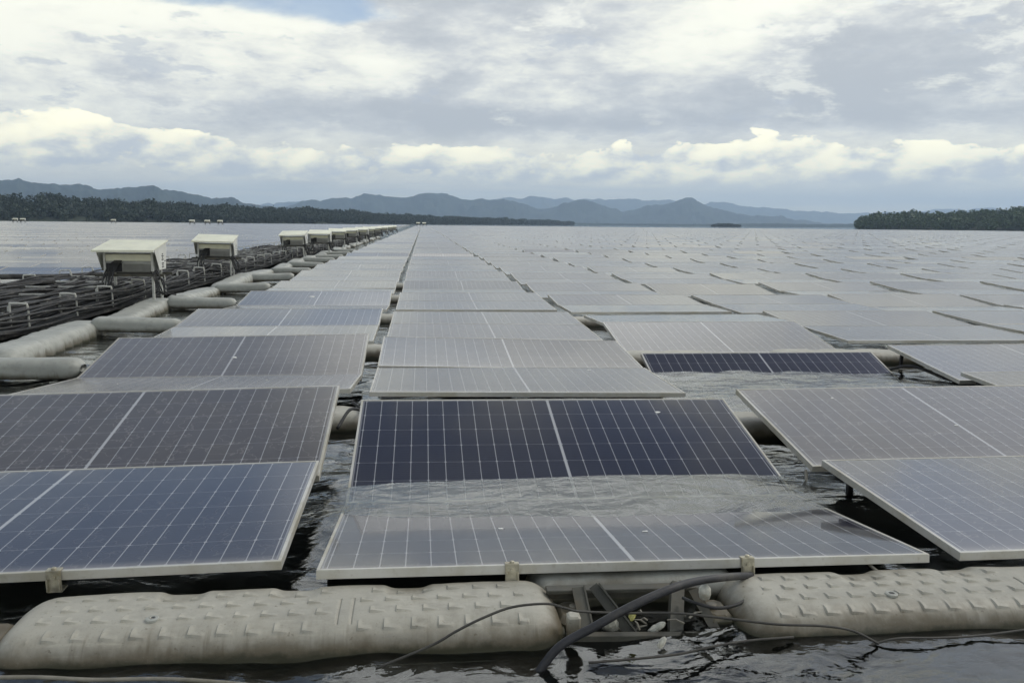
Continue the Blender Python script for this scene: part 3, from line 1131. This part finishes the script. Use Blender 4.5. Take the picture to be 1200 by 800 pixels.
# ------------------------------------------------------------------ pontoons
def pontoon_mesh(name, length, width, height, nx=60, ny=28, hero=False, flip=False, mat=None, parent=None, taper=0.16, notch=True, lump=0.0):
    """moulded hollow float, long axis X, top at z=0, with tread bumps and tapered ends (one closed skin)"""
    L, W, H = length / 2, width / 2, height
    xs = np.linspace(-1, 1, nx)
    # denser towards the ends
    xs = np.sign(xs) * (1 - (1 - np.abs(xs)) ** 1.25)
    # evenly spaced points round a squarish section
    tf = np.linspace(0, 2 * np.pi, 4001)
    p_ = 3.3
    cy_ = np.sign(np.cos(tf)) * np.abs(np.cos(tf)) ** (2 / p_) * W
    cz_ = np.sign(np.sin(tf)) * np.abs(np.sin(tf)) ** (2 / p_) * H / 2
    ln = np.concatenate([[0], np.cumsum(np.hypot(np.diff(cy_), np.diff(cz_)))])
    q_ = np.linspace(0, ln[-1], ny, endpoint=False)
    cy_, cz_ = np.interp(q_, ln, cy_), np.interp(q_, ln, cz_)
    V = []
    for x in xs:
        e = (1 - abs(x)) * L / taper        # 0 at tip, 1 where the taper ends
        k = max(0.10, 1 - (1 - min(1, e)) ** 2.4) ** .5 if e < 1 else 1.0
        V.append(np.stack([np.full(ny, x * L), cy_ * (0.35 + 0.65 * k), cz_ * k - H / 2], -1))
    V = np.array(V)
    X, Y, Z = V[..., 0], V[..., 1], V[..., 2]
    topm = np.clip((Z + H * 0.62) / (H * 0.35), 0, 1)
    if hero:
        sx = 0.086
        disp = np.zeros_like(X)
        for r_, yr in enumerate((-0.165, -0.090, -0.015, 0.06)):
            off = 0.0 if r_ % 2 else sx * 0.42
            u_ = ((X + off) / sx)
            a_ = (u_ - np.floor(u_)) * sx / 0.048
            b_ = (Y - yr) / 0.042
            on = (a_ < 1) & (b_ > 0) & (b_ < 1)
            foot = np.clip(1 - b_ / 0.42, 0, 1) ** .8 * np.clip(1.25 - a_, 0, 1)
            side = np.clip(1 - a_ / 0.34, 0, 1) ** .8 * np.clip(1.25 - b_, 0, 1)
            disp = np.where(on, np.maximum(disp, np.maximum(foot, side)), disp)
        gap = (np.abs(X - 0.18) < 0.045) | (np.abs(X) > L - taper * 1.0)
        disp = np.where(gap, 0, disp)
        V[..., 2] += disp * 0.0085 * topm
        rec = np.exp(-(np.abs(np.abs(X - 0.18) - 0.022) / 0.004) ** 4) * (np.abs(Y + .06) < .08)
        V[..., 2] -= rec * 0.005 * topm
    dent = fbm(X * 3.1 + length * 7, np.arctan2(Z + H / 2, Y) * 1.5 + 20, 4) - .5
    V[..., 1] += np.sign(Y) * dent * 0.018
    V[..., 2] += dent * 0.006
    if notch:
        back = np.clip((Y - W * 0.10) / (W * 0.25), 0, 1) * topm
        for xn in (-0.42, 0.0, 0.42):
            V[..., 2] -= back * 0.012 * np.exp(-((X - xn * L) / 0.07) ** 6)
    if lump:
        # scalloped flanks
        ir = 0.6 + 0.8 * vnoise(X * 2.1 + 40, Y * 0 + 3.3)
        V[..., 1] += np.sign(Y) * lump * ir * np.abs(np.cos(X * np.pi / 0.27)) * np.clip(1.2 - topm, 0.3, 1)
        V[..., 2] += lump * 0.8 * (fbm(X * 5.0, Y * 5.0 + 9, 3) - .5) * topm + lump * .35 * np.abs(np.cos(X * np.pi / 0.27)) * topm * np.clip(np.abs(Y) / W, 0, 1)
    n_, m_ = nx, ny
    idx = np.arange(n_ * m_).reshape(n_, m_)
    j2 = np.roll(idx, -1, axis=1)
    f = np.stack([idx[:-1], j2[:-1], j2[1:], idx[1:]], -1).reshape(-1, 4)
    faces = [tuple(q) for q in f.tolist()] + [tuple(idx[0].tolist()), tuple(idx[-1][::-1].tolist())]
    o = mesh_obj(name, V.reshape(-1, 3).tolist(), faces, mat or HDPE, parent, smooth=True)
    if hero:
        o.data.set_sharp_from_angle(angle=R(34))
    return o


def nose(parent, x, sgn):
    """connector lug at the tip of a float"""
    b_ = MB()
    b_.box((x + sgn * 0.035, 0, -0.105), (0.10, 0.15, 0.085), bev=0.018)
    b_.lathe([(0.020, -0.058), (0.020, -0.050), (0.012, -0.047)], (x + sgn * 0.05, 0, 0), 'Z', 12)
    return b_.build('connector_lug', HDPE, parent)


def plug(parent, x, y, z):
    r_ = MB()
    r_.lathe([(0.021, -0.003), (0.021, 0.004), (0.017, 0.006), (0.010, 0.006), (0.009, 0.002), (0.004, 0.002)], (x, y, z), 'Z', 20)
    o = r_.build('drain_plug', HDPE_LIGHT, parent)
    d_ = MB()
    d_.lathe([(0.0075, 0.0), (0.0075, 0.0045)], (x, y, z), 'Z', 12)
    d_.build('plug_hole', DARKGAP, o)
    return o


GROUP_P = 'pontoons under the panel rows'
# front row: two hero floats, one under each column gap
for (x, y, z, L, flip, lab, px, tilt) in (
        (-0.435, 2.685, 0.093, 1.80, False, 'long grey pontoon with white plug lying before the blue panel', -0.42, 0.0),
        (1.975, 2.67, 0.087, 1.86, True, 'long grey pontoon east of the steel trestle with rope along its waterline', -0.37, 0.0)):
    r_ = empty('pontoon', (x, y, z))
    pontoon_mesh('float_shell', L, 0.40, 0.25, nx=440, ny=280, hero=True, flip=flip, parent=r_, taper=0.13)
    nose(r_, L / 2, 1)
    nose(r_, -L / 2, -1)
    plug(r_, px, -0.085, 0.0)
    tag(r_, lab, 'pontoon', GROUP_P)

shell = pontoon_mesh('float_shell', 1.84, 0.42, 0.26, nx=56, ny=30)
pp = empty('pontoon')
shell.parent = pp
nose(pp, .92, 1); nose(pp, -.92, -1)
usedp = False
# floats bridging the column gaps further back
COLN = {1: 'between the walkway column and the middle column', 2: 'in the gap east of the middle column', 3: 'in the second gap east of the middle column'}
for g, ks in ((1, range(1, 6)), (2, range(1, 4)), (3, (2,))):
    xg = X_MID - 0.065 + (g - 1) * PITCH_X
    for k in ks:
        yk = pair(k, g if g < 3 else 2)[0][0] - 0.22
        if g == 1: yk = 2.84 + PITCH_Y * k - 0.24
        o = pp if not usedp else copy_tree(pp)
        usedp = True
        o.location = (xg, yk, 0.105 + 0.01 * hsh(g, k, 2))
        tag(o, f'grey pontoon {COLN[g]}, before row {ordw(k + 1)}', 'pontoon', GROUP_P)

# low float set back between the two front pontoons
r_ = empty('cross_float', (0.765, 2.90, 0.080))
pontoon_mesh('float_shell', 0.80, 0.22, 0.20, nx=40, ny=26, notch=False, parent=r_, taper=0.10, mat=HDPE_LIGHT)
tag(r_, 'short grey float set back under the panel behind the trestle', 'float')

# outriggers that tie the first column to the walkway
oc = empty('cross_float', (0, 0, 0))
ocs = pontoon_mesh('float_shell', 1.02, 0.24, 0.175, nx=40, ny=26, notch=False, taper=0.12, mat=HDPE_LIGHT, parent=oc)
for k in range(11):
    o = oc if k == 0 else copy_tree(oc)
    y = 7.30 + 2.95 * k
    o.location = (-3.36, y, 0.19 + 0.012 * math.sin(k * 2.1))
    o.rotation_euler = (0, R(2.0 * math.sin(k * 1.3)), R(1.5 * math.sin(k)))
    tag(o, f'pale rounded cross float joining panels to the walkway, {ordw(k + 1)} from the front', 'float', 'cross floats beside the walkway')

# walkway floats, long axis along the rows
wf = empty('walkway_float')
ws = pontoon_mesh('float_shell', 2.80, 0.40, 0.26, nx=150, ny=32, notch=False, taper=0.22, mat=HDPE_LIGHT, parent=wf, lump=0.034)
GW = 'white floats of the cable walkway'
usedw = False
for side, x, n_ in (('panel side', -3.93, 24), ('lake side', -7.0, 20)):
    for k in range(n_):
        y = (6.20 if side == 'panel side' else 9.0) + 2.95 * k
        o = wf if not usedw else copy_tree(wf)
        usedw = True
        zz = 0.150 + 0.02 * math.sin(k * 1.9)
        o.matrix_world = Matrix.Translation((x + 0.03 * math.sin(k * 2.3), y, zz)) @ Matrix.Rotation(R(90 + (2.5 if side == 'panel side' else -2) + 2 * math.sin(k * 1.1)), 4, 'Z') @ Matrix.Rotation(R(1.5 * math.sin(k * 2.7)), 4, 'Y')
        tag(o, f'pale walkway float on the {side} of the cables, {ordw(k + 1)} from the front', 'float', GW)
# scattered pale floats on the lake side of the cables
for k, (x, y) in enumerate(((-8.3, 14.4), (-8.6, 17.6), (-8.2, 20.8), (-8.5, 24.2), (-8.3, 28.0))):
    o = copy_tree(wf)
    o.matrix_world = Matrix.Translation((x, y, 0.12)) @ Matrix.Rotation(R(8 * math.sin(k * 2.0)), 4, 'Z')
    tag(o, f'pale float lying crosswise between the cables and the lake-side panels, {ordw(k + 1)} from front', 'float', GW)

# ------------------------------------------------------------------ cable racks, cables, inverters
rk = empty('cable_rack')
hb = MB(); hb.bar((-0.98, 0, 0.09), (1.0, 0, 0.09), 0.03, 0.025, bev=0.004)
hb.build('crossbar', WHITEPIPE, rk)
for sx in (1, -1):
    h_ = MB()
    x = sx * 0.97
    h_.tube(spline([(x, 0, -0.05), (x, 0, 0.18), (x + sx * .02, 0, 0.205), (x + sx * .15, 0, 0.20), (x + sx * .19, 0, 0.17), (x + sx * .195, 0, -0.08)], 5), 0.012, 8)
    h_.box((x - sx * 0.012, 0, 0.07), (0.03, 0.03, 0.20), bev=0.005)
    h_.build('hoop', WHITEPIPE, rk, smooth=False)
for k in range(34):
    o = rk if k == 0 else copy_tree(rk)
    y = 7.3 + 1.28 * k + 0.1 * math.sin(k * 3)
    o.location = (-5.55, y, 0.205)
    o.rotation_euler = (0, 0, R(2 * math.sin(k * 1.7)))
    tag(o, f'white hooped cable rack across the black cables, {ordw(k + 1)} from the front', 'cable rack', 'racks along the cable walkway')

GC = 'black cables along the walkway'
for i in range(100):
    b_ = MB()
    x0 = -6.55 + 2.26 * (i + 0.5) / 100 + random.uniform(-.05, .05)
    zc = 0.15 + 0.17 * random.random()
    ph, ph2, am = random.uniform(0, 6), random.uniform(0, 6), random.uniform(.02, .07)
    pts = []
    y = 4.5
    while y < 95:
        w_ = 1.0
        pts.append((x0 + am * math.sin(y * .55 + ph) * w_ + .06 * math.sin(y * 1.4 + ph2), y, max(.125, zc + .05 * math.sin(y * .9 + ph2) + .015 * math.sin(y * 2.3 + ph))))
        y += 0.32 if y < 25 else 0.8
    b_.tube(pts, random.uniform(.010, .019), 6)
    o = b_.build('power_cable', RUBBER, smooth=True)
    tag(o, 'black power cable snaking along the walkway among many others', 'cable', GC)
# a dark mat of older cables at the bottom of the tray
tr_ = MB()
pts_l, pts_r = [], []
for j in range(60):
    y = 4.5 + j * 1.55
    pts_l.append((-6.62 + .05 * math.sin(j), y, .11)); pts_r.append((-4.40 + .05 * math.sin(j * 1.7), y, .11))
v = pts_l + pts_r + [(p[0], p[1], .07) for p in pts_l] + [(p[0], p[1], .07) for p in pts_r]
f = []
for j in range(59):
    f += [(j, 60 + j, 61 + j, j + 1), (120 + j, j, j + 1, 121 + j), (60 + j, 180 + j, 181 + j, 61 + j)]
tr_.add(v, f)
tag(tr_.build('cable_tray', RUBBER), 'dark tray under the bundle of black cables on the walkway', 'cable tray')

# thicker cables looping over the edge on the lake side
for i, (pp_, rr_) in enumerate((
        ([(-8.7, 12.6, .05), (-8.0, 13.2, .26), (-7.3, 13.0, .30), (-6.6, 13.6, .30), (-6.0, 14.4, .34)], .05),
        ([(-8.9, 15.6, .05), (-8.1, 16.0, .24), (-7.4, 15.6, .33), (-6.7, 16.2, .30), (-6.2, 17.0, .3)], .05),
        ([(-8.6, 10.9, .02), (-7.9, 11.3, .25), (-7.2, 11.2, .30), (-6.5, 11.9, .30), (-5.9, 12.6, .3)], .055))):
    b_ = MB(); b_.tube(spline(pp_, 8), rr_, 8)
    tag(b_.build('power_cable', RUBBER, smooth=True), f'thick black cable looping off the walkway towards the lake-side panels, {ordw(i + 1)} from front', 'cable', GC)


def inverter():
    root = empty('inverter')
    # local: z=0 at walkway deck, centre of footprint
    body = MB()
    body.box((0, 0, 0.565), (0.92, 0.38, 0.29), bev=0.02)
    bo = body.build('casing', CASING, root)
    b2 = MB()
    b2.box((0, -0.195, 0.645), (0.88, 0.02, 0.10), bev=0.006)
    b2.box((0.2, -0.208, 0.645), (0.012, 0.012, 0.03))
    b2.box((-0.2, -0.208, 0.645), (0.012, 0.012, 0.03))
    b2.build('front_cover', CREAM, bo)
    fin = MB()
    for i in range(26):
        fin.box((-0.10 + 0.50 * i / 25, -0.207, 0.50), (0.007, 0.04, 0.11))
    fin.box((0.15, -0.193, 0.50), (0.54, 0.010, 0.12))
    fin.build('heat_sink', FINS, bo)
    dk = MB(); dk.box((-0.29, -0.194, 0.50), (0.32, 0.014, 0.13), bev=0.004)
    dk.build('cable_entry', DARKGAP, bo)
    vt = MB()
    for zz in (0.50, 0.555, 0.61, 0.665):
        vt.box((0.543, 0.06, zz), (0.008, 0.10, 0.014))
        vt.box((0.543, 0.06 + .12 * ((zz * 100) % 2 > 1), zz + .03), (0.008, 0.05, 0.014))
    vt.build('side_vent', DARKGAP, bo)
    rf = MB()
    # sloping rain roof with folded lip
    a, b = (-0.56, 0.56)
    y0, y1, z0, z1 = -0.46, 0.36, 0.765, 0.90
    t = 0.014
    v = [(a, y0, z0), (b, y0, z0), (b, y1, z1), (a, y1, z1), (a, y0, z0 - t), (b, y0, z0 - t), (b, y1, z1 - t), (a, y1, z1 - t)]
    rf.add(v, [(0, 1, 2, 3), (7, 6, 5, 4), (0, 4, 5, 1), (1, 5, 6, 2), (2, 6, 7, 3), (3, 7, 4, 0)])
    rf.box((0, y0 - 0.005, z0 - 0.014), (1.13, 0.008, 0.03))
    rf.build('rain_roof', CREAM, root)
    for sx in (-1, 1):
        sdp = MB()
        x = sx * 0.535
        p = [(x, -0.12, 0.46), (x, 0.22, 0.46), (x, 0.30, 0.865), (x, -0.34, 0.762)]
        q = [(x + .006 * sx, *w_[1:]) for w_ in p]
        sdp.add(p + q, [(0, 1, 2, 3), (7, 6, 5, 4), (0, 4, 5, 1), (1, 5, 6, 2), (2, 6, 7, 3), (3, 7, 4, 0)])
        sdp.build('side_shield', WHITEBOX, root)
    for sx in (-1, 1):
        for yy in (-0.20, 0.22):
            l_ = MB(); l_.bar((sx * 0.44, yy, 0.0), (sx * 0.44, yy, 0.76), 0.04, 0.04)
            l_.build('leg', WHITEPIPE, root)
    br = MB()
    br.bar((-0.62, -0.225, 0.385), (0.66, -0.225, 0.385), 0.04, 0.04)
    br.bar((-0.62, 0.245, 0.385), (0.66, 0.245, 0.385), 0.04, 0.04)
    br.build('stand_rail', STEEL, root)
    cb = MB()
    rr_ = random.Random(5)
    for i in range(7):
        x = -0.38 + 0.20 * i / 6
        cb.tube(spline([(x * .6 - .02, -0.21, 0.60), (x * .8 - .05, -0.30, 0.50), (x - .06 + rr_.uniform(-.05, .05), -0.38, 0.30), (x - .06 + rr_.uniform(-.1, .1), -0.44, 0.14), (x - .12 + rr_.uniform(-.2, .2), -0.55, 0.10)], 5), 0.013, 6)
    cb.build('cable_drop', RUBBER, root, smooth=True)
    cb = MB()
    for i in range(5):
        x = 0.34 + 0.03 * i
        cb.tube(spline([(x, -0.05, 0.45), (x + .10, -0.25, 0.42), (x + .22 + rr_.uniform(-.05, .05), -0.32, 0.28), (x + .26, -0.35, 0.14), (x + .34 + rr_.uniform(-.1, .1), -0.3, 0.10)], 5), 0.012, 6)
    cb.build('cable_drop', RUBBER, root, smooth=True)
    return root


inv = inverter()
INV = [(-4.78, 13.3), (-4.98, 19.3), (-4.72, 29.2), (-4.35, 33.2), (-4.55, 42), (-4.4, 48), (-4.3, 55), (-4.2, 61), (-4.1, 69), (-4.0, 78), (-3.9, 88), (-3.8, 99)]
for k, (x, y) in enumerate(INV):
    o = inv if k == 0 else copy_tree(inv)
    o.location = (x + 0.40, y, 0.14)
    o.scale = (0.77, 1, 1)
    o.rotation_euler = (0, R(1.5 * math.sin(k * 2.2)), R(3 * math.sin(k * 1.9) + 1))
    tag(o, f'cream roofed inverter on a stand over the walkway cables, {ordw(k + 1)} from the front', 'inverter', 'inverters along the cable walkway')
for k, (px, D, lab) in enumerate(((225, 235, 'westernmost white inverter of the three before the shore forest'), (243, 235, 'middle white inverter of the three before the shore forest'), (258, 235, 'easternmost white inverter of the three before the shore forest'),
                                  (18, 260, 'distant white inverter at the foot of the tallest forest'), (27, 262, 'distant white inverter beside another at the foot of the tallest forest'), (133, 280, 'lone distant white inverter between the nearest cream roofed one and the forest'),
                                  (490, 300, 'distant white inverter at the far end of the walkway'), (497, 300, 'distant white inverter just past the end of the walkway'))):
    o = copy_tree(inv)
    p = at(px, 262, D)
    o.location = (p.x, D, 0.25)
    o.scale = (1.25, 1.25, 1.5)
    tag(o, lab, 'inverter', 'distant inverters near the far shore')

# ------------------------------------------------------------------ front trestle, conduit and cords
tr = empty('steel_trestle', (0.72, 2.66, -0.05))


def tb(name, fn, mat=STEEL):
    b_ = MB(); fn(b_)
    o = b_.build(name, mat)
    o.parent = tr
    o.matrix_parent_inverse = Matrix.Translation((-0.72, -2.66, 0.05))
    return o


def Pq(px, py, Y):
    return at(px, py, Y)


tb('top_rail', lambda b: (b.bar(Pq(640, 691, 2.73), Pq(815, 687, 2.73), 0.045, 0.014, bev=0.002), b.bar(Pq(640, 694, 2.745), Pq(815, 690, 2.745), 0.006, 0.045)))
tb('bottom_rail', lambda b: b.bar(Pq(664, 746, 2.545), Pq(858, 745, 2.545), 0.03, 0.022, bev=0.002))
tb('strut', lambda b: (b.bar(Pq(677, 688, 2.71), Pq(690, 748, 2.56), 0.042, 0.006, (0, -1, .3)), b.bar(Pq(684, 688, 2.715), Pq(697, 748, 2.565), 0.006, 0.03, (0, -1, .3))))
tb('strut', lambda b: (b.bar(Pq(695, 686, 2.72), Pq(744, 750, 2.57), 0.032, 0.006, (0, -1, .3)), b.bar(Pq(702, 684, 2.705), Pq(752, 748, 2.56), 0.006, 0.026, (0, -1, .3))))
tb('strut', lambda b: (b.bar(Pq(795, 682, 2.71), Pq(793, 742, 2.56), 0.044, 0.006, (0, -1, .3)), b.bar(Pq(787, 682, 2.715), Pq(784, 742, 2.565), 0.005, 0.026, (0, -1, .3))))
tb('strut', lambda b: b.bar(Pq(812, 690, 2.71), Pq(842, 744, 2.56), 0.034, 0.006, (0, -1, .3)))
tag(tr, 'grey steel trestle with slanting struts joining the two front pontoons', 'steel frame')

# pale flat end lug hanging at the pontoon tip
b_ = MB(); b_.box(Pq(672, 731, 2.52), (0.042, 0.05, 0.07), bev=0.006)
tag(b_.build('end_block', HDPE), 'pale square block at the pontoon tip beside the trestle', 'block')
# knob on the far side
b_ = MB(); b_.lathe([(0.006, -.03), (0.017, -0.022), (0.021, -0.004), (0.019, 0.014), (0.010, 0.024), (0.004, 0.026)], Pq(826, 693, 2.62), 'Z', 14)
tag(b_.build('float_pin', DEBRIS, smooth=True), 'rounded pale pin beside the upper end of the thick conduit', 'pin')


def lump(name, px, py, Y, size, mat, lab, cat, seed):
    rs = np.random.RandomState(seed)
    n1, n2 = 14, 9
    v = []
    for i in range(n2 + 1):
        ph = math.pi * i / n2
        for j in range(n1):
            a = 2 * math.pi * j / n1
            r_ = 1 + .28 * math.sin(3 * a + seed) * math.sin(ph) + .2 * (rs.rand() - .5)
            v.append((size[0] * r_ * math.sin(ph) * math.cos(a), size[1] * r_ * math.sin(ph) * math.sin(a), size[2] * r_ * math.cos(ph)))
    f = [(i * n1 + j, i * n1 + (j + 1) % n1, (i + 1) * n1 + (j + 1) % n1, (i + 1) * n1 + j) for i in range(n2) for j in range(n1)]
    o = mesh_obj(name, v, f, mat, smooth=False)
    o.location = Pq(px, py, Y)
    o.rotation_euler = (rs.rand(), rs.rand(), rs.rand() * 3)
    tag(o, lab, cat)
    return o


lump('foam_scrap', 716, 731, 2.62, (0.052, 0.03, 0.028), DEBRIS, 'pale foam scrap caught behind the thick conduit in the trestle', 'debris', 4)
lump('foam_scrap', 776, 752, 2.47, (0.008, 0.010, 0.022), DEBRIS, 'small pale scrap hanging at the bottom rail of the trestle', 'debris', 5)
lump('foam_scrap', 770, 735, 2.58, (0.03, 0.018, 0.012), DEBRIS, 'flat pale scrap floating beside the upright strut', 'debris', 6)
lump('cable_tie', 741, 722, 2.55, (0.010, 0.012, 0.016), YELLOWISH, 'yellowish tie lump below the thick conduit', 'cable tie', 7)
# twigs and rubbish caught in the trestle
for i in range(9):
    b_ = MB()
    a = Pq(750 + random.uniform(-12, 60), 735 + random.uniform(-16, 8), 2.56 + random.uniform(0, .08))
    d = Vector((random.uniform(-.06, .06), random.uniform(-.03, .03), random.uniform(-.015, .03)))
    b_.tube([a, a + d * .5 + Vector((0, 0, .008)), a + d], [.004, .0035, .002], 5)
    tag(b_.build('twig', HOSE), 'thin twig of the rubbish caught among the trestle struts', 'twig', 'twigs caught in the trestle')


def cord(name, pts, r_, mat, lab, cat, n=8):
    b_ = MB()
    b_.tube(spline(pts, 10), r_, n)
    o = b_.build(name, mat, smooth=True)
    tag(o, lab, cat)
    return o


cord('conduit', [Pq(622, 778, 2.36) - Vector((0, 0, .07)), Pq(640, 766, 2.38) - Vector((0, 0, .025)), Pq(660, 754, 2.39), Pq(698, 733, 2.41), Pq(740, 710, 2.44), Pq(785, 690, 2.50), Pq(815, 681, 2.58), Pq(850, 676, 2.68), Pq(880, 674, 2.80)], 0.0138, CONDUIT, 'thick black conduit slanting out of the water across the trestle', 'conduit', 12)
cord('cord', [Pq(440, 772, 2.36) - Vector((0, 0, .03)), Pq(505, 756, 2.39), Pq(535, 739, 2.405), Pq(565, 724, 2.43), Pq(600, 711, 2.46), Pq(640, 707, 2.47), Pq(662, 712, 2.46), Pq(680, 716, 2.47), Pq(730, 718, 2.50), Pq(790, 718, 2.49), Pq(850, 724, 2.44), Pq(910, 731, 2.40), Pq(965, 733, 2.39), Pq(1000, 739, 2.39), Pq(1030, 747, 2.39) - Vector((0, 0, .02))], 0.0042, ROPE, 'thin dark cord crossing the long pontoon and running past the trestle', 'cord')
cord('cord', [Pq(1010, 752, 2.40) - Vector((0, 0, .02)), Pq(1050, 748, 2.395), Pq(1100, 747, 2.395), Pq(1150, 744, 2.40), Pq(1220, 735, 2.41)], 0.004, ROPE, 'dark cord lying along the waterline of the pontoon beyond the trestle', 'cord')
cord('cord', [Pq(690, 776, 2.33), Pq(760, 770, 2.36), Pq(800, 765, 2.38), Pq(840, 756, 2.40), Pq(880, 750, 2.43), Pq(930, 746, 2.45)], 0.0042, ROPE, 'dark wet cord floating on the water in front of the trestle', 'cord')
cord('hose', [Pq(-30, 794, 2.33), Pq(40, 793, 2.335), Pq(110, 796, 2.33), Pq(190, 795, 2.335), Pq(260, 799, 2.33), Pq(330, 806, 2.31)], 0.006, HOSE, 'thin grey hose floating in front of the long pontoon with the plug', 'hose')
cord('cable', [Pq(868, 672, 2.80), Pq(884, 690, 2.70), Pq(868, 706, 2.62), Pq(842, 712, 2.58), Pq(815, 706, 2.60), Pq(800, 700, 2.64)], 0.006, RUBBER, 'short black cable looping below the clip at the conduit end', 'cable')
# loose wires in the gaps between the columns
cord('cable', [Vector((4.30, 7.30, .02)), Vector((4.45, 7.1, .09)), Vector((4.62, 6.8, .02)), Vector((4.85, 6.5, .01)), Vector((5.1, 6.3, .07))], 0.014, RUBBER, 'black cable sagging in the water beside the narrow dark panel', 'cable')
cord('cable', [Vector((-.52, 5.05, .10)), Vector((-.46, 5.25, .17)), Vector((-.40, 5.45, .12)), Vector((-.47, 5.6, .14))], 0.010, RUBBER, 'black cable lying on the pontoon between the dark grey and navy panels', 'cable')
cord('cable', [Vector((2.02, 4.12, .06)), Vector((1.99, 4.0, -.01)), Vector((2.04, 3.86, -.03))], 0.008, HOSE, 'tan wire hanging under the pale blue panel edge', 'cable')
cord('cable', [Pq(1012, 654, 2.88), Pq(1022, 664, 2.84), Pq(1032, 672, 2.80)], 0.006, HOSE, 'pale wire dropping from the grey panel to the pontoon', 'cable')
